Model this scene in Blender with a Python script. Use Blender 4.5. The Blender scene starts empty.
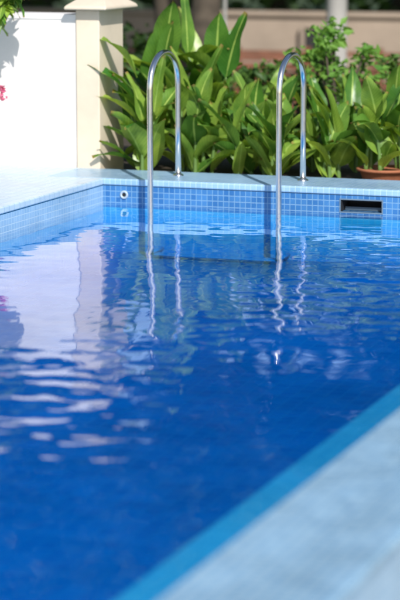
import bpy, math, random
import numpy as np
from mathutils import Vector, Matrix
R = math.radians
random.seed(7); np.random.seed(7)
sc = bpy.context.scene

# ---------------------------------------------------------------- helpers
def new_mat(name):
    m = bpy.data.materials.new(name); m.use_nodes = True
    nt = m.node_tree; nt.nodes.clear()
    return m, nt, nt.nodes, nt.links
def c4(c): return (c[0], c[1], c[2], 1)
def mixc(nt, fac, a, b, blend='MIX'):
    n = nt.nodes.new('ShaderNodeMix'); n.data_type = 'RGBA'; n.blend_type = blend
    if isinstance(fac, (int, float)): n.inputs[0].default_value = fac
    else: nt.links.new(fac, n.inputs[0])
    for s, v in ((6, a), (7, b)):
        if isinstance(v, tuple): n.inputs[s].default_value = c4(v)
        else: nt.links.new(v, n.inputs[s])
    return n.outputs[2]
def ramp(nt, fac, p0, p1, c0=(0,0,0), c1=(1,1,1)):
    n = nt.nodes.new('ShaderNodeValToRGB')
    n.color_ramp.elements[0].position = p0; n.color_ramp.elements[1].position = p1
    n.color_ramp.elements[0].color = c4(c0); n.color_ramp.elements[1].color = c4(c1)
    nt.links.new(fac, n.inputs[0]); return n.outputs[0]
def noise(nt, scale, detail=4, rough=.55, coord='Object'):
    tc = nt.nodes.new('ShaderNodeTexCoord'); n = nt.nodes.new('ShaderNodeTexNoise')
    n.inputs['Scale'].default_value = scale; n.inputs['Detail'].default_value = detail
    n.inputs['Roughness'].default_value = rough
    nt.links.new(tc.outputs[coord], n.inputs['Vector']); return n.outputs['Fac']
def principled(nt, color, rough=.6, metal=0, bump=None, bstr=.3, bdist=.01, spec=.5):
    p = nt.nodes.new('ShaderNodeBsdfPrincipled'); o = nt.nodes.new('ShaderNodeOutputMaterial')
    if isinstance(color, tuple): p.inputs['Base Color'].default_value = c4(color)
    else: nt.links.new(color, p.inputs['Base Color'])
    if isinstance(rough, (int, float)): p.inputs['Roughness'].default_value = rough
    else: nt.links.new(rough, p.inputs['Roughness'])
    p.inputs['Metallic'].default_value = metal
    p.inputs['Specular IOR Level'].default_value = spec
    if bump is not None:
        b = nt.nodes.new('ShaderNodeBump'); b.inputs['Strength'].default_value = bstr
        b.inputs['Distance'].default_value = bdist
        nt.links.new(bump, b.inputs['Height']); nt.links.new(b.outputs[0], p.inputs['Normal'])
    nt.links.new(p.outputs[0], o.inputs[0]); return p
def mosaic(name, ca, cb, grout, tile=.025, mort=.0018, rough=.22, stain=.25, sscale=3.5):
    m, nt, _, L = new_mat(name)
    uv = nt.nodes.new('ShaderNodeUVMap'); uv.uv_map = 'UVMap'
    br = nt.nodes.new('ShaderNodeTexBrick'); br.offset = 0; br.squash = 1
    br.inputs['Scale'].default_value = 1; br.inputs['Mortar Size'].default_value = mort
    br.inputs['Brick Width'].default_value = tile; br.inputs['Row Height'].default_value = tile
    br.inputs['Mortar Smooth'].default_value = .2
    br.inputs['Color1'].default_value = c4(ca); br.inputs['Color2'].default_value = c4(cb)
    br.inputs['Mortar'].default_value = c4(grout)
    L.new(uv.outputs[0], br.inputs['Vector'])
    n = noise(nt, sscale, 6, .6)
    st = ramp(nt, n, .3, .75, (1-stain,)*3, (1, 1, 1))
    col = mixc(nt, 1.0, br.outputs['Color'], st, 'MULTIPLY')
    rr = nt.nodes.new('ShaderNodeMapRange'); L.new(n, rr.inputs[0])
    rr.inputs[3].default_value = rough*.7; rr.inputs[4].default_value = rough*1.8
    inv = nt.nodes.new('ShaderNodeMath'); inv.operation = 'SUBTRACT'; inv.inputs[0].default_value = 1
    L.new(br.outputs['Fac'], inv.inputs[1])
    principled(nt, col, rr.outputs[0], bump=inv.outputs[0], bstr=.5, bdist=.001)
    return m

def link(o, parent=None):
    sc.collection.objects.link(o)
    if parent is not None: o.parent = parent
    return o
def empty(name, loc=(0,0,0)):
    e = bpy.data.objects.new(name, None); e.empty_display_size = .1; e.location = loc
    return link(e)
def mesh_obj(name, verts, faces, mat, parent=None, smooth=False, uvs=None):
    me = bpy.data.meshes.new(name); me.from_pydata([tuple(v) for v in verts], [], faces)
    if mat: me.materials.append(mat)
    if smooth: me.polygons.foreach_set('use_smooth', [True]*len(me.polygons))
    if uvs is not None:
        ul = me.uv_layers.new(name='UVMap')
        li = np.zeros(len(me.loops), dtype=np.int32); me.loops.foreach_get('vertex_index', li)
        ul.data.foreach_set('uv', np.asarray(uvs, dtype=np.float32)[li].ravel())
    me.update()
    return link(bpy.data.objects.new(name, me), parent)
def planar_uv(me):
    ul = me.uv_layers.get('UVMap') or me.uv_layers.new(name='UVMap')
    for p in me.polygons:
        n = p.normal; a = max(range(3), key=lambda i: abs(n[i]))
        for li in p.loop_indices:
            c = me.vertices[me.loops[li].vertex_index].co
            ul.data[li].uv = ((c[1], c[2]), (c[0], c[2]), (c[0], c[1]))[a]
def boxes(name, exts, mat, parent=None, bevel=0, seg=3):
    V, F = [], []
    for (x0,x1,y0,y1,z0,z1) in exts:
        b = len(V)
        V += [(x0,y0,z0),(x1,y0,z0),(x1,y1,z0),(x0,y1,z0),(x0,y0,z1),(x1,y0,z1),(x1,y1,z1),(x0,y1,z1)]
        F += [tuple(b+i for i in f) for f in ((0,3,2,1),(4,5,6,7),(0,1,5,4),(1,2,6,5),(2,3,7,6),(3,0,4,7))]
    o = mesh_obj(name, V, F, mat, parent); planar_uv(o.data)
    if bevel:
        md = o.modifiers.new('bevel', 'BEVEL'); md.width = bevel; md.segments = seg
        o.data.polygons.foreach_set('use_smooth', [True]*len(o.data.polygons))
        md.harden_normals = True
    return o
def tube_geo(path, radii, n=14, V=None, F=None, cap=True):
    V = [] if V is None else V; F = [] if F is None else F
    P = [Vector(p) for p in path]
    if not hasattr(radii, '__len__'): radii = [radii]*len(P)
    ref = Vector((.13,.97,.21)).normalized(); b0 = len(V)
    prev = None
    for i, p in enumerate(P):
        t = (P[min(i+1,len(P)-1)]-P[max(i-1,0)]).normalized()
        if prev is None:
            a = t.cross(ref)
            if a.length < .1: a = t.cross(Vector((1,0,0)))
            a.normalize()
        else:
            a = (prev - t*prev.dot(t)).normalized()
        prev = a; b = t.cross(a)
        for k in range(n):
            an = 2*math.pi*k/n
            V.append(tuple(p + (a*math.cos(an)+b*math.sin(an))*radii[i]))
    for i in range(len(P)-1):
        for k in range(n):
            k2 = (k+1) % n
            F.append((b0+i*n+k, b0+i*n+k2, b0+(i+1)*n+k2, b0+(i+1)*n+k))
    if cap:
        F.append(tuple(b0+k for k in reversed(range(n)))); F.append(tuple(b0+(len(P)-1)*n+k for k in range(n)))
    return V, F
def tube(name, path, r, mat, parent=None, n=14):
    V, F = tube_geo(path, r, n); return mesh_obj(name, V, F, mat, parent, smooth=True)
def lathe(name, prof, mat, loc=(0,0,0), parent=None, n=40, axis='Z'):
    V, F = [], []
    for (r, z) in prof:
        for k in range(n):
            a = 2*math.pi*k/n
            V.append((r*math.cos(a)+loc[0], r*math.sin(a)+loc[1], z+loc[2]) if axis == 'Z'
                     else (r*math.cos(a)+loc[0], z+loc[1], -r*math.sin(a)+loc[2]))
    for i in range(len(prof)-1):
        for k in range(n):
            k2 = (k+1) % n
            F.append((i*n+k, i*n+k2, (i+1)*n+k2, (i+1)*n+k))
    return mesh_obj(name, V, F, mat, parent, smooth=True)

# ---------------------------------------------------------------- materials
M_tile_light = mosaic('tile_pale_blue', (.27,.47,.68), (.34,.54,.74), (.48,.65,.78), tile=.025)
M_tile_coping = mosaic('tile_coping', (.19,.40,.62), (.32,.55,.75), (.50,.68,.81), tile=.025, mort=.0025, stain=.32, sscale=6)
M_tile_deck = mosaic('tile_deck_white_blue', (.50,.65,.77), (.58,.72,.82), (.40,.57,.70), tile=.05, mort=.003)
M_tile_blue = mosaic('tile_mid_blue', (.030,.15,.39), (.06,.22,.49), (.18,.36,.56), tile=.025)
M_basin = mosaic('tile_basin', (.02,.40,.74), (.035,.46,.79), (.08,.48,.76), tile=.025, stain=.12)
M_floor = mosaic('tile_floor', (.015,.36,.70), (.03,.44,.78), (.06,.46,.76), tile=.05, mort=.004, stain=.45, sscale=.9)

def plaster(name, col, dark=.85, scale=4):
    m, nt, _, L = new_mat(name)
    n = noise(nt, scale, 8, .65); col2 = tuple(c*dark for c in col)
    c = mixc(nt, ramp(nt, n, .35, .7), col2, col)
    principled(nt, c, .85, bump=noise(nt, 90, 3), bstr=.25, bdist=.002); return m
M_white = plaster('white_plaster', (.84,.80,.76), .88)
M_cream = plaster('cream_plaster', (.72,.61,.47), .86)
M_beige = plaster('beige_plaster', (.43,.34,.26), .7, 1.5)
M_terracotta = plaster('terracotta', (.42,.15,.07), .75, 14)
M_conc = plaster('concrete', (.42,.40,.37), .8, 3)

def steel():
    m, nt, _, L = new_mat('stainless_steel')
    n = noise(nt, 40, 3)
    rr = nt.nodes.new('ShaderNodeMapRange'); L.new(n, rr.inputs[0]); rr.inputs[3].default_value=.12; rr.inputs[4].default_value=.28
    principled(nt, (.82,.79,.75), rr.outputs[0], metal=1); return m
M_steel = steel()
def plain(name, col, rough=.6, metal=0, var=.3, scale=8):
    m, nt, _, L = new_mat(name)
    c = mixc(nt, ramp(nt, noise(nt, scale), .3, .7), tuple(x*(1-var) for x in col), col)
    principled(nt, c, rough, metal=metal); return m
M_whiteplastic = plain('white_plastic', (.40,.48,.54), .35, var=.08)
M_tread = plain('blue_plastic_tread', (.04,.42,.74), .5, var=.1)
M_dark = plain('dark_opening', (.012,.014,.018), .8)
M_wood = plain('stained_wood', (.26,.10,.055), .5, var=.5, scale=14)
M_iron = plain('painted_iron', (.03,.03,.03), .5)
M_bark = plain('bark', (.11,.085,.06), .9, var=.6, scale=10)
M_soil = plain('soil', (.075,.055,.035), .95, var=.5, scale=20)
M_pave = mosaic('paving', (.34,.31,.27), (.40,.37,.32), (.22,.2,.18), tile=.3, mort=.006, rough=.7)

def leaf_mat(name, a, b, trans=.35, rough=.4, veins=True):
    m, nt, _, L = new_mat(name)
    g = nt.nodes.new('ShaderNodeNewGeometry')
    col = mixc(nt, g.outputs['Random Per Island'], a, b)
    if veins:
        uv = nt.nodes.new('ShaderNodeUVMap'); uv.uv_map = 'UVMap'
        sp = nt.nodes.new('ShaderNodeSeparateXYZ'); L.new(uv.outputs[0], sp.inputs[0])
        ab = nt.nodes.new('ShaderNodeMath'); ab.operation='ABSOLUTE'; L.new(sp.outputs[0], ab.inputs[0])
        mu = nt.nodes.new('ShaderNodeMath'); mu.operation='MULTIPLY_ADD'; mu.inputs[1].default_value=-.16
        L.new(ab.outputs[0], mu.inputs[0]); L.new(sp.outputs[1], mu.inputs[2])
        fr = nt.nodes.new('ShaderNodeMath'); fr.operation='MULTIPLY'; fr.inputs[1].default_value=110; L.new(mu.outputs[0], fr.inputs[0])
        sn = nt.nodes.new('ShaderNodeMath'); sn.operation='SINE'; L.new(fr.outputs[0], sn.inputs[0])
        vein = ramp(nt, sn.outputs[0], .0, 1.0, (.86,.86,.86), (1,1,1))
        col = mixc(nt, 1.0, col, vein, 'MULTIPLY')
        mid = ramp(nt, ab.outputs[0], .03, .10, (1,1,1), (0,0,0))
        col = mixc(nt, mid, col, (min(1,b[0]*1.3), min(1,b[1]*1.2), b[2]*1.8))
        pt = ramp(nt, noise(nt, 9, 3), .35, .7, (.50,.64,.55), (1.15,1.10,1.0))
        col = mixc(nt, 1.0, col, pt, 'MULTIPLY')
        tipc = ramp(nt, sp.outputs[1], .93, 1.0, (0,0,0), (1,1,1))
        col = mixc(nt, tipc, col, (.30,.20,.06))
    p = nt.nodes.new('ShaderNodeBsdfPrincipled'); o = nt.nodes.new('ShaderNodeOutputMaterial')
    t = nt.nodes.new('ShaderNodeBsdfTranslucent'); mx = nt.nodes.new('ShaderNodeMixShader')
    L.new(col, p.inputs['Base Color']); p.inputs['Roughness'].default_value = rough
    p.inputs['Specular IOR Level'].default_value = .35
    tcol = mixc(nt, 1.0, col, (1.35,1.25,.5), 'MULTIPLY'); L.new(tcol, t.inputs[0])
    mx.inputs[0].default_value = trans
    L.new(p.outputs[0], mx.inputs[1]); L.new(t.outputs[0], mx.inputs[2]); L.new(mx.outputs[0], o.inputs[0])
    return m
M_canna = leaf_mat('canna_leaf', (.055,.20,.03), (.42,.58,.10), .32, .32)
M_stem = plain('green_stem', (.14,.25,.06), .5)
M_leafdark = leaf_mat('tree_leaf', (.018,.045,.012), (.06,.12,.025), .25, .5, False)
M_leafmid = leaf_mat('bush_leaf', (.04,.10,.02), (.14,.26,.05), .3, .5, False)
M_leaflight = leaf_mat('shrub_leaf', (.10,.25,.04), (.24,.43,.08), .35, .45, False)
M_pink = leaf_mat('pink_flower', (.65,.12,.25), (.75,.25,.40), .3, .6, False)

def ground_mat():
    m, nt, _, L = new_mat('lawn_ground')
    c = mixc(nt, ramp(nt, noise(nt, 1.2, 6), .35, .65), (.03,.06,.015), (.07,.12,.03))
    c = mixc(nt, ramp(nt, noise(nt, 40, 4), .5, .8), c, (.10,.085,.05))
    principled(nt, c, .95, bump=noise(nt, 120, 3), bstr=.8, bdist=.02); return m
M_ground = ground_mat()

# ---------------------------------------------------------------- ground
G = -.52
mesh_obj('ground', [(-400,-400,G),(400,-400,G),(400,900,G),(-400,900,G)], [(0,1,2,3)], M_ground)
boxes('patio', [(-.99, 6, -3, 9.3, G+.004, G+.06)], M_pave)
boxes('garden_bed', [(-9.0, 3.0, 9.455, 11.6, G+.002, .095)], M_soil, bevel=.02)

# ---------------------------------------------------------------- pool
XL, XR, YB, YF = -3.71, -1.28, 9.10, .3
CT = .13
WL = .020
BZ = G+.015
pool = empty('swimming_pool')
sx0, sx1, sz0, sz1 = -2.625, -2.445, .030, .080
boxes('left_wall', [(XL-.25, XL, YF-.3, YB, BZ, CT-.032)], M_basin, pool)
boxes('right_wall', [(XR, XR+.272, YF, YB+.35, BZ-.01, CT-.032)], M_tile_light, pool)
boxes('near_wall', [(XL, XR+.272, YF-.3, YF-.002, BZ-.01, CT-.032)], M_basin, pool)
boxes('back_wall_submerged', [(XL-.25, XR-.002, YB, YB+.25, BZ, .004)], M_basin, pool)
boxes('back_wall_tile_band', [(XL-.25, sx0, YB-.002, YB+.25, .0045, CT-.032),
                              (sx1, XR-.002, YB-.002, YB+.25, .0045, CT-.032),
                              (sx0, sx1, YB-.002, YB+.25, .0045, sz0),
                              (sx0, sx1, YB-.002, YB+.25, sz1, CT-.032)], M_tile_blue, pool)
boxes('left_wall_tile_band', [(XL-.01, XL+.002, YF, YB-.004, -.01, CT-.033)], M_tile_light, pool)
boxes('skimmer_recess', [(sx0, sx1, YB+.12, YB+.14, sz0, sz1)], M_dark, pool)
boxes('skimmer_sides', [(sx0+.0005, sx0+.004, YB+.002, YB+.12, sz0+.001, sz1-.001),
                        (sx1-.004, sx1-.0005, YB+.002, YB+.12, sz0+.001, sz1-.001),
                        (sx0+.004, sx1-.004, YB+.002, YB+.12, sz1-.004, sz1-.0008)], M_dark, pool)
w=.005
boxes('skimmer_frame', [(sx0-w, sx0, YB-.005, YB+.01, sz0-w, sz1+w), (sx1, sx1+w, YB-.005, YB+.01, sz0-w, sz1+w),
                        (sx0, sx1, YB-.005, YB+.01, sz1, sz1+w), (sx0, sx1, YB-.005, YB+.01, sz0-w, sz0)],
      plain('frame_blue_grey', (.16,.24,.32), .4), pool)
boxes('skimmer_flap', [(sx0+.008, sx1-.008, YB+.04, YB+.046, sz0+.002, sz0+.016)], plain('flap_grey', (.07,.11,.15), .5), pool)
V=[(XL-.01,YB+.01,-.19),(XR+.01,YB+.01,-.19),(XR+.01,7.6,-.23),(XL-.01,7.6,-.23),(XR+.01,YF-.01,-.49),(XL-.01,YF-.01,-.49)]
fl = mesh_obj('floor', V, [(0,3,2,1),(3,5,4,2)], M_floor, pool); planar_uv(fl.data)
boxes('ledge', [(XR-.30, XR-.0005, YF, YB-.001, BZ, -.055)], M_basin, pool, bevel=.006)
boxes('coping', [(XR-.006, XR+.276, YF-.32, YB+.352, CT-.03, CT)], M_tile_coping, pool, bevel=.008)
boxes('coping_back', [(XL-.26, XR-.008, YB-.006, YB+.35, CT-.03, CT)], M_tile_light, pool, bevel=.007)
boxes('coping_left', [(XL-1.6, XL+.006, YF-.32, YB-.008, CT-.03, CT)], M_tile_deck, pool, bevel=.007)
boxes('deck_corner', [(XL-1.6, XL-.262, YB-.008+.002, YB+.35, CT-.03, CT)], M_tile_deck, pool, bevel=.003)
boxes('deck_base', [(XL-1.6, XL-.252, YF-.32, YB+.34, BZ, CT-.033)], M_conc, pool)
inx, inz = -3.61, .060
lathe('inlet_ring', [(.008,-.002),(.011,-.008),(.015,-.009),(.018,-.007),(.019,-.001)], M_whiteplastic, (inx,YB,inz), pool, axis='Y')
lathe('inlet_hole', [(.0001,-.004),(.011,-.004)], M_dark, (inx,YB,inz), pool, axis='Y')

# ---------------------------------------------------------------- water
def water_mat():
    m, nt, _, L = new_mat('pool_water')
    o = nt.nodes.new('ShaderNodeOutputMaterial')
    g = nt.nodes.new('ShaderNodeNewGeometry')
    dt = nt.nodes.new('ShaderNodeVectorMath'); dt.operation = 'DOT_PRODUCT'
    L.new(g.outputs['Incoming'], dt.inputs[0]); L.new(g.outputs['Normal'], dt.inputs[1])
    def mth(op, a, b=None):
        n = nt.nodes.new('ShaderNodeMath'); n.operation = op
        for i, v in enumerate((a, b)):
            if v is None: continue
            if isinstance(v, (int, float)): n.inputs[i].default_value = v
            else: L.new(v, n.inputs[i])
        return n.outputs[0]
    c = mth('ABSOLUTE', dt.outputs['Value'])
    f = mth('ADD', mth('MULTIPLY', mth('POWER', mth('SUBTRACT', 1.0, c), 5.0), .98), .02)
    gl = nt.nodes.new('ShaderNodeBsdfGlossy'); gl.inputs['Roughness'].default_value = .0
    gl.inputs['Color'].default_value = (1,1,1,1)
    tr = nt.nodes.new('ShaderNodeBsdfTransparent')
    mx = nt.nodes.new('ShaderNodeMixShader')
    L.new(f, mx.inputs[0]); L.new(tr.outputs[0], mx.inputs[1]); L.new(gl.outputs[0], mx.inputs[2])
    va = nt.nodes.new('ShaderNodeVolumeAbsorption')
    va.inputs['Color'].default_value = (.0,.67,.925,1); va.inputs['Density'].default_value = 1.8
    L.new(mx.outputs[0], o.inputs['Surface']); L.new(va.outputs[0], o.inputs['Volume'])
    return m
M_water = water_mat()
nx, ny = 300, 1000
xs = np.linspace(XL-.004, XR+.004, nx); ys = np.linspace(YF-.006, YB+.004, ny)
X, Y = np.meshgrid(xs, ys)
rng = np.random.RandomState(5)
def waves(n, l0, l1, slope, spread=1.0):
    Z = np.zeros_like(X)
    for i in range(n):
        lam = l0*((l1/l0)**rng.rand()); k = 2*math.pi/lam
        th = rng.normal(1.2, spread)
        Z += slope/math.sqrt(n/2)/k*np.sin(k*(X*math.cos(th)+Y*math.sin(th)) + rng.rand()*6.28 + .6*np.sin(2.3*X*math.cos(i)+1.7*Y+i))
    return Z
env = np.zeros_like(X)
for i in range(8):
    a = rng.rand()*6.28; env += np.sin((2.0+4*rng.rand())*(X*math.cos(a)+.6*Y*math.sin(a))+rng.rand()*6.28)
env = np.clip(.55+env/3.0, .2, 2.1)
Z = WL + waves(36, .35, 1.1, .0085) + waves(70, .06, .24, .031)*env
V = np.stack([X.ravel(), Y.ravel(), Z.ravel()], 1).tolist()
F = []
for j in range(ny-1):
    for i in range(nx-1):
        a = j*nx+i; F.append((a, a+1, a+nx+1, a+nx))
border = [i for i in range(nx)] + [j*nx+nx-1 for j in range(1, ny)] + [(ny-1)*nx+i for i in range(nx-2, -1, -1)] + [j*nx for j in range(ny-2, 0, -1)]
b0 = len(V)
for v in border: V.append((V[v][0], V[v][1], BZ+.005))
nb = len(border)
for k in range(nb):
    k2 = (k+1) % nb; F.append((border[k], b0+k, b0+k2, border[k2]))
F.append(tuple(b0+k for k in reversed(range(nb))))
wo = mesh_obj('pool_water', V, F, M_water)
wo.data.polygons.foreach_set('use_smooth', [True]*((nx-1)*(ny-1)) + [False]*(nb+1))

# ---------------------------------------------------------------- ladder
lad = empty('pool_ladder')
def rail(xp, nm):
    y0, y1, top, r = 8.955, 9.30, CT+.552, .0128
    path = [(xp, y0, -.175), (xp, y0, 0), (xp, y0, .3)]
    cy, ry, rz = (y0+y1)/2, (y1-y0)/2, .15
    for k in range(0, 25):
        a = math.pi - math.pi*k/24
        path.append((xp, cy+ry*math.cos(a), top-rz+rz*math.sin(a)**.9 if 0 < k < 24 else top-rz))
    path += [(xp, y1, .35), (xp, y1, CT-.01)]
    tube(nm, path, r, M_steel, lad, 20)
    lathe(nm+'_flange', [(.0132,.008),(.017,.007),(.023,.003),(.024,0)], M_steel, (xp, y1, CT+.001), lad)
    tube(nm+'_stub', [(xp, y0, -.168), (xp, YB+.001, -.168)], .008, M_tread, lad)
rx0, rx1 = -3.432, -2.855
rail(rx0, 'rail_a'); rail(rx1, 'rail_b')
boxes('tread', [(rx0+.012, rx1-.012, 8.955, 9.02, -.178, -.172)], M_tread, lad, bevel=.002)

# ---------------------------------------------------------------- white wall with pillar
bw = empty('white_garden_wall')
boxes('wall_body', [(-9.0, -3.9802, 9.46, 9.62, BZ, .80)], M_white, bw)
boxes('wall_cap', [(-9.0, -3.9802, 9.455, 9.625, .8002, .825)], M_white, bw, bevel=.004)
pl = empty('wall_pillar')
boxes('shaft', [(-3.98, -3.865, 9.445, 9.74, BZ, .845)], M_cream, pl, bevel=.006)
px0, px1, py0, py1 = -4.015, -3.810, 9.39, 9.79
V=[(px0,py0,.847),(px1,py0,.847),(px1,py1,.847),(px0,py1,.847),(px0,py0,.862),(px1,py0,.862),(px1,py1,.862),(px0,py1,.862),
   (px0+.07,py0+.14,.925),(px1-.07,py0+.14,.925),(px1-.07,py1-.14,.925),(px0+.07,py1-.14,.925)]
cp = mesh_obj('cap', V, [(3,2,1,0),(0,1,5,4),(1,2,6,5),(2,3,7,6),(3,0,4,7),(4,5,9,8),(5,6,10,9),(6,7,11,10),(7,4,8,11),(8,9,10,11)], M_cream, pl, True)
md = cp.modifiers.new('bevel','BEVEL'); md.width=.007; md.segments=3; md.harden_normals=True

# ---------------------------------------------------------------- canna plants
def add_leaf(V, F, UV, base, az, el, L, W, curl, fold=.35, n=9, roll=0):
    p = Vector(base); a = az; e = el; b0 = len(V)
    us = (-1, -.5, 0, .5, 1); seg = L/n
    ph = random.random()*6; bend = random.uniform(-.5,.5)
    for i in range(n+1):
        t = i/n
        w = W*.5*max(.02, (math.sin(math.pi*min(1, t**.72)))**.8) if i < n else .001
        if i == 0: w = W*.06
        d = Vector((math.cos(a)*math.cos(e), math.sin(a)*math.cos(e), math.sin(e)))
        side = Vector((-math.sin(a), math.cos(a), 0))
        up = side.cross(d) * -1
        sd = side*math.cos(roll) + up*math.sin(roll); un = up*math.cos(roll)-side*math.sin(roll)
        for u in us:
            wob = .09*W*math.sin(9*t+ph+u*2)*abs(u)
            q = p + sd*(u*w) + un*(abs(u)*w*fold + wob)
            V.append(tuple(q)); UV.append((u, t))
        p = p + d*seg
        e -= curl/n*(.4+1.4*t); a += bend/n
    for i in range(n):
        for k in range(4):
            a0 = b0+i*5+k; F.append((a0, a0+1, a0+6, a0+5))
def canna(loc, h, nstem=3, spread=.08, name='canna_plant', leafL=(.22,.36), W=(.075,.14), z0=.09, extra=()):
    e = empty(name, loc)
    V, F, UV, SV, SF = [], [], [], [], []
    for s in range(nstem):
        a = random.random()*6.28; r = spread*random.random()**.5
        bx, by = r*math.cos(a), r*math.sin(a)
        hh = h*random.uniform(.72, 1.0)
        lean = (random.uniform(-.14,.14)*hh, random.uniform(-.12,.08)*hh)
        top = hh*.66
        pts = [(bx+lean[0]*t*t, by+lean[1]*t*t, z0-loc[2]-.02+top*t) for t in [i/6 for i in range(7)]]
        tube_geo(pts, [.011-.005*t for t in [i/6 for i in range(7)]], 8, SV, SF)
        nl = max(4, int(hh/.095)); az = random.random()*6.28
        for i in range(nl):
            t = .12 + .88*i/(nl-1)
            idx = t*6; k = min(5, int(idx)); f = idx-k
            b = Vector(pts[k]).lerp(Vector(pts[k+1]), f)
            az += 2.4 + random.uniform(-.5,.5)
            L = random.uniform(*leafL)*(1.0 if t < .9 else .95)*(h/.55)**.35
            el = R(random.uniform(40,72)) if t < .9 else R(random.uniform(66,86))
            add_leaf(V, F, UV, b, az, el, L, random.uniform(*W)*(h/.55)**.2, R(random.uniform(15,95)) if t<.9 else R(random.uniform(5,45)),
                     fold=random.uniform(.1,.6), roll=random.uniform(-.4,.4))
    for (b, az, el, L, W_, c) in extra:
        add_leaf(V, F, UV, b, az, el, L, W_, c, fold=.3)
    mesh_obj('leaves', V, F, M_canna, e, True, UV); mesh_obj('stems', SV, SF, M_stem, e, True)
    return e
canna((-3.70,9.56,.09), .50, 3, .05, extra=[((0,0,.10), R(200), R(45), .30, .11, R(50)), ((0,0,.22), R(215), R(50), .32, .12, R(60)),
      ((0,0,.04), R(230), R(30), .26, .10, R(50)), ((0,0,.30), R(190), R(60), .30, .12, R(55)), ((0,0,.15), R(262), R(40), .28, .11, R(60)),
      ((-.02,-.04,.34), R(205), R(50), .30, .12, R(50)), ((-.02,-.02,.45), R(210), R(62), .28, .12, R(55))])
for (x, y, h, ns) in [(-3.82,9.95,.78,4),(-3.55,9.80,.56,4),(-3.60,10.1,.84,4),(-3.44,9.66,.42,4),(-3.34,9.92,.42,4),
                      (-3.24,9.70,.36,4),(-3.16,9.95,.43,4),(-3.06,9.68,.38,4),(-2.98,9.98,.42,3),(-2.90,9.75,.36,3),
                      (-2.84,10.05,.42,3),(-2.2,9.8,.45,4),(-1.9,10.0,.5,4),(-1.6,9.8,.45,4)]:
    canna((x, y, .09), h, ns)

def pot(loc, r, h, name='terracotta_planter'):
    lathe(name, [(.001,.0),(r*.78,0),(r*.80,.006),(r*.9,h*.75),(r*.92,h*.76),(r*1.02,h*.78),(r*1.03,h),(r*.93,h*1.0),(r*.90,h*.85),(.001,h*.84)], M_terracotta, loc)
pot((-2.60, 9.72, .097), .125, .055)
canna((-2.63, 9.72, .15), .42, 4, .07, name='potted_canna', leafL=(.2,.28), z0=.15)
canna((-2.53, 9.74, .15), .48, 4, .07, name='potted_canna', leafL=(.2,.28), z0=.15)

# ---------------------------------------------------------------- generic foliage
def leaf_cloud(centers, radii, per, size, V, F, flat=.6):
    for c, r in zip(centers, radii):
        c = np.array(c)
        n = int(per)
        d = np.random.normal(size=(n,3)); d /= np.linalg.norm(d, axis=1)[:,None]
        rr = r*np.random.rand(n)**.45
        P = c + d*rr[:,None]*np.array([1,1,.8])
        for p in P:
            a = np.random.normal(size=3); a[2] *= flat; a /= np.linalg.norm(a)
            b = np.cross(a, np.random.normal(size=3)); b /= np.linalg.norm(b)
            s = size*random.uniform(.6,1.3); b0 = len(V)
            nrm = np.cross(a,b)
            V += [tuple(p-a*s*.5), tuple(p+b*s*.24+nrm*s*.08), tuple(p+a*s*.5), tuple(p-b*s*.24+nrm*s*.08)]
            F.append((b0,b0+1,b0+2,b0+3))
def bush(name, loc, rx, rz, nclump, per, size, mat):
    e = empty(name, loc); V, F, SV, SF = [], [], [], []
    cs, rs = [], []
    for i in range(nclump):
        a = random.random()*6.28; q = random.random()**.5
        c = (rx*q*math.cos(a), rx*q*math.sin(a), rz*random.uniform(.15,1.0)*(1-.45*q*q))
        cs.append(c); rs.append(rx*random.uniform(.22,.42))
        tube_geo([(c[0]*.1,c[1]*.1,0),(c[0]*.45,c[1]*.45,c[2]*.6),c], [.014,.009,.004], 6, SV, SF)
    leaf_cloud(cs, rs, per, size, V, F)
    mesh_obj('leaves', V, F, mat, e); mesh_obj('branches', SV, SF, M_bark, e, True)
    return e
bush('garden_shrub', (-3.36, 11.1, .05), .24, .52, 14, 130, .05, M_leafmid)
bush('garden_shrub', (-3.18, 10.9, .05), .24, .78, 30, 34, .055, M_leaflight)
bush('garden_shrub', (-2.80, 11.2, .05), .27, .58, 14, 110, .05, M_leafmid)
bush('garden_shrub', (-2.50, 11.0, .05), .26, .62, 18, 90, .05, M_leaflight)
bush('garden_shrub', (-3.85, 11.2, .05), .25, .5, 14, 110, .05, M_leafmid)
bush('garden_shrub', (-3.60, 11.3, .05), .25, .5, 14, 110, .05, M_leafmid)
bush('garden_shrub', (-2.9, 12.6, G), .45, 1.0, 14, 160, .07, M_leafmid)
bush('garden_shrub', (-4.2, 12.6, G), .45, .9, 14, 160, .07, M_leafmid)
bush('garden_shrub', (-4.9, 12.9, G), .5, 1.2, 14, 160, .07, M_leafdark)

def tree_mesh(seed, h=7.0, fork=2.6, cr=2.6):
    random.seed(seed); np.random.seed(seed)
    SV, SF, V, F = [], [], [], []
    tr = [(0,0,-.1),(.05,.02,.8),(-.03,.06,1.8),(.05,0,fork)]
    tube_geo(tr, [.17,.13,.115,.10], 12, SV, SF)
    cs, rs = [], []
    for i in range(8):
        a = i*.785+random.uniform(-.3,.3); q = random.uniform(.5,1)*cr; z = random.uniform(fork+.6, h-1)
        end = (q*math.cos(a), q*math.sin(a), z)
        mid = (end[0]*.45, end[1]*.45, fork+(z-fork)*.6)
        tube_geo([(.05,0,fork-.1), mid, end], [.07,.045,.015], 8, SV, SF)
        for j in range(6):
            cs.append((end[0]*random.uniform(.4,1.1)+random.uniform(-.5,.5), end[1]*random.uniform(.4,1.1)+random.uniform(-.5,.5), z+random.uniform(-.7,1.0)))
            rs.append(random.uniform(.5,.85))
    leaf_cloud(cs, rs, 90, .32, V, F)
    return (SV, SF, V, F)
def make_me(name, V, F, mat, smooth=False):
    me = bpy.data.meshes.new(name); me.from_pydata(V, [], F); me.materials.append(mat)
    if smooth: me.polygons.foreach_set('use_smooth', [True]*len(me.polygons))
    return me
protos = []
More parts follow.
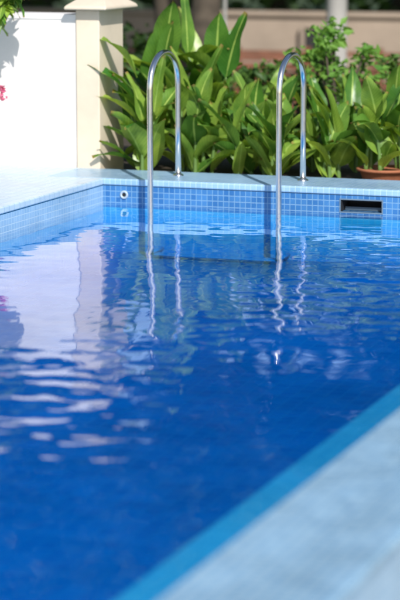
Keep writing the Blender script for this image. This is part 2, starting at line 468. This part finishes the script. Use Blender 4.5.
for s in (11, 12, 13):
    SV, SF, V, F = tree_mesh(s)
    protos.append((make_me('trunk', SV, SF, M_bark, True), make_me('crown', V, F, M_leafdark)))
random.seed(21); np.random.seed(21)
tree_locs = [(-6.35,17.0,1.0),(-5.75,16.2,.9),(-.8,20.8,1.1),(-9.2,17.0,1.05),(2.0,19.5,1.0),
             (-12.5,17,1.1),(-6.9,21.8,1.2),(-9.8,22,1.3),(-4.2,22,1.25),(-1.4,23,1.2),(-12.8,22,1.25),(1.8,22.5,1.3),
             (-16,20,1.3),(-12,27,1.8),(-7,27,1.9),(-2,27,1.8)]
for i, (x, y, s) in enumerate(tree_locs):
    e = empty('shade_tree', (x, y, G)); e.rotation_euler = (0,0,random.random()*6.28); e.scale = (s,s,s*random.uniform(.95,1.1))
    t, c = protos[i % 3]
    link(bpy.data.objects.new('trunk', t), e); link(bpy.data.objects.new('crown', c), e)

V, F = [], []
cs = [(-14+.45*i+random.uniform(-.1,.1), 20.6+random.uniform(-.3,.3), G+z) for i in range(48) for z in (.5,1.3,2.1)]
leaf_cloud(cs, [.55]*len(cs), 80, .24, V, F)
mesh_obj('hedge', V, F, M_leafdark)

fw = empty('boundary_wall')
boxes('wall', [(-14, 4, 19.2, 19.4, G, .40)], M_beige, fw)
boxes('wall_coping', [(-14, 4, 19.16, 19.44, .401, .44)], M_beige, fw, bevel=.01)
gt = empty('garden_gate')
boxes('gate_leaf', [(-5.86, -5.62, 19.13, 19.155, G+.02, .30)], M_iron, gt)
boxes('gate_frame', [(-5.90,-5.865,19.10,19.158,G,.34),(-5.615,-5.58,19.10,19.158,G,.34),(-5.865,-5.615,19.10,19.158,.305,.34)], M_beige, gt)
# low timber railing in front of the boundary wall
rl = empty('garden_railing')
boxes('rails', [(-8.4, -3.2, 18.86, 18.90, z, z+.035) for z in (-.20, -.05, .08)], M_wood, rl)
boxes('posts', [(-8.4+.65*i, -8.35+.65*i, 18.905, 18.955, G, .15) for i in range(9)], M_wood, rl)
lathe('concrete_column', [(.11,0),(.11,.12),(.080,.15),(.075,1.52),(.1,1.55),(.1,1.62),(.001,1.62)], M_conc, (-4.72, 16.2, G))
lp = empty('garden_lamp')
lx, ly = -5.15, 14.9
lathe('post', [(.06,0),(.05,.1),(.014,.14),(.012,1.42),(.03,1.45)], M_conc, (lx,ly,G), lp)
lathe('globe', [(.03,1.45),(.07,1.49),(.085,1.56),(.06,1.64),(.001,1.66)], M_whiteplastic, (lx,ly,G), lp)
def bench(x, y, rot, L=1.1):
    e = empty('wooden_bench', (x,y,G)); e.rotation_euler=(0,0,rot)
    boxes('seat', [(-L/2, L/2, -.2+.1*i, -.12+.1*i, .42, .45) for i in range(4)], M_wood, e, bevel=.004)
    boxes('backrest', [(-L/2, L/2, .22, .245, .50+.07*i, .545+.07*i) for i in range(2)], M_wood, e, bevel=.004)
    boxes('legs', [(sx*L/2*.85-.02, sx*L/2*.85+.02, yy-.02, yy+.02, 0, zt) for sx in (-1,1) for yy, zt in ((-.17,.419),(.195,.63))], M_wood, e)
def table(x, y, rot, L=1.0):
    e = empty('garden_table', (x,y,G)); e.rotation_euler=(0,0,rot)
    boxes('top', [(-L/2, L/2, -.3+.1*i, -.21+.1*i, .54, .57) for i in range(6)], M_wood, e, bevel=.004)
    boxes('legs', [(sx*L/2*.85-.03, sx*L/2*.85+.03, sy*.25-.03, sy*.25+.03, 0, .538) for sx in (-1,1) for sy in (-1,1)], M_wood, e)
bench(-6.2, 18.3, R(8)); table(-5.2, 16.9, R(-10)); bench(-7.4, 18.0, R(-12)); bench(-4.4, 17.9, R(10)); table(-4.5,15.6,R(5), .7)

# flowering shrub at far left with pink flowers, growing in a planter on the deck
ol = empty('flowering_shrub', (-4.38, 9.15, CT))
SV, SF, V, F, FV, FF, UVd = [], [], [], [], [], [], []
def twig(pts, r0):
    tube_geo(pts, [r0*(1-.7*i/(len(pts)-1)) for i in range(len(pts))], 7, SV, SF)
tips = [((.0,0,0),(.02,0,.35),(.06,.02,.62),(.20,.03,.80)), ((0,0,0),(-.02,.02,.4),(.03,.0,.7),(.19,-.03,.74)),
        ((0,0,0),(.04,-.05,.2),(.09,-.06,.30),(.185,-.06,.345)), ((0,0,0),(-.15,0,.4),(-.3,0,.7),(-.4,0,.9)),
        ((0,0,0),(.0,-.1,.4),(.0,-.2,.75),(.1,-.2,1.05)), ((0,0,0),(-.1,.05,.4),(-.1,.1,.8),(.05,.1,1.0)),
        ((0,0,0),(.0,.03,.4),(.05,.05,.72),(.24,.05,.82))]
for i, t in enumerate(tips):
    twig(t, .012)
    for k in range(40 if i != 2 else 6):
        f = random.uniform(.66,1)*(len(t)-1); j = min(len(t)-2, int(f)); b = Vector(t[j]).lerp(Vector(t[j+1]), f-j)
        add_leaf(V, F, UVd, b, random.random()*6.28, R(random.uniform(-60,45)), random.uniform(.08,.13), random.uniform(.035,.05), R(40), n=5)
tip = tips[2][3]
leaf_cloud([tip, (tip[0]-.04, tip[1], tip[2]-.03), (tip[0]+.005, tip[1], tip[2]+.035)], [.03,.02,.02], 30, .03, FV, FF)
mesh_obj('leaves', V, F, M_canna, ol, True, UVd); mesh_obj('branches', SV, SF, M_bark, ol, True); mesh_obj('flowers', FV, FF, M_pink, ol)
pot((-4.38, 9.15, CT), .12, .12, 'terracotta_planter')

# ---------------------------------------------------------------- camera
cam = bpy.data.cameras.new('camera'); co = link(bpy.data.objects.new('camera', cam))
co.location = (0, 0, 1.246); co.rotation_euler = (R(90-9.59), 0, R(19.7))
cam.sensor_fit = 'VERTICAL'; cam.sensor_height = 36; cam.sensor_width = 24; cam.lens = 135
cam.clip_start = .05; cam.clip_end = 2000
cam.dof.use_dof = True; cam.dof.focus_distance = 8.7; cam.dof.aperture_fstop = 2.8
sc.camera = co

# ---------------------------------------------------------------- light
s = Vector((.44, -.66, .62)).normalized()
sl = bpy.data.lights.new('sun', 'SUN'); sl.energy = 5.0; sl.angle = R(.53); sl.color = (1, .97, .93)
so = link(bpy.data.objects.new('sun', sl)); so.rotation_euler = s.to_track_quat('Z', 'Y').to_euler(); so.location = (0,0,20)
wd = bpy.data.worlds.new('World'); sc.world = wd; wd.use_nodes = True
nt = wd.node_tree; nt.nodes.clear()
sky = nt.nodes.new('ShaderNodeTexSky'); sky.sky_type = 'NISHITA'; sky.sun_disc = False
sky.sun_elevation = math.asin(s.z); sky.sun_rotation = math.atan2(s.x, s.y)
bg = nt.nodes.new('ShaderNodeBackground'); bg.inputs[1].default_value = .14
ow = nt.nodes.new('ShaderNodeOutputWorld')
nt.links.new(sky.outputs[0], bg.inputs[0]); nt.links.new(bg.outputs[0], ow.inputs[0])
sc.view_settings.view_transform = 'Standard'; sc.view_settings.look = 'None'; sc.view_settings.exposure = 0
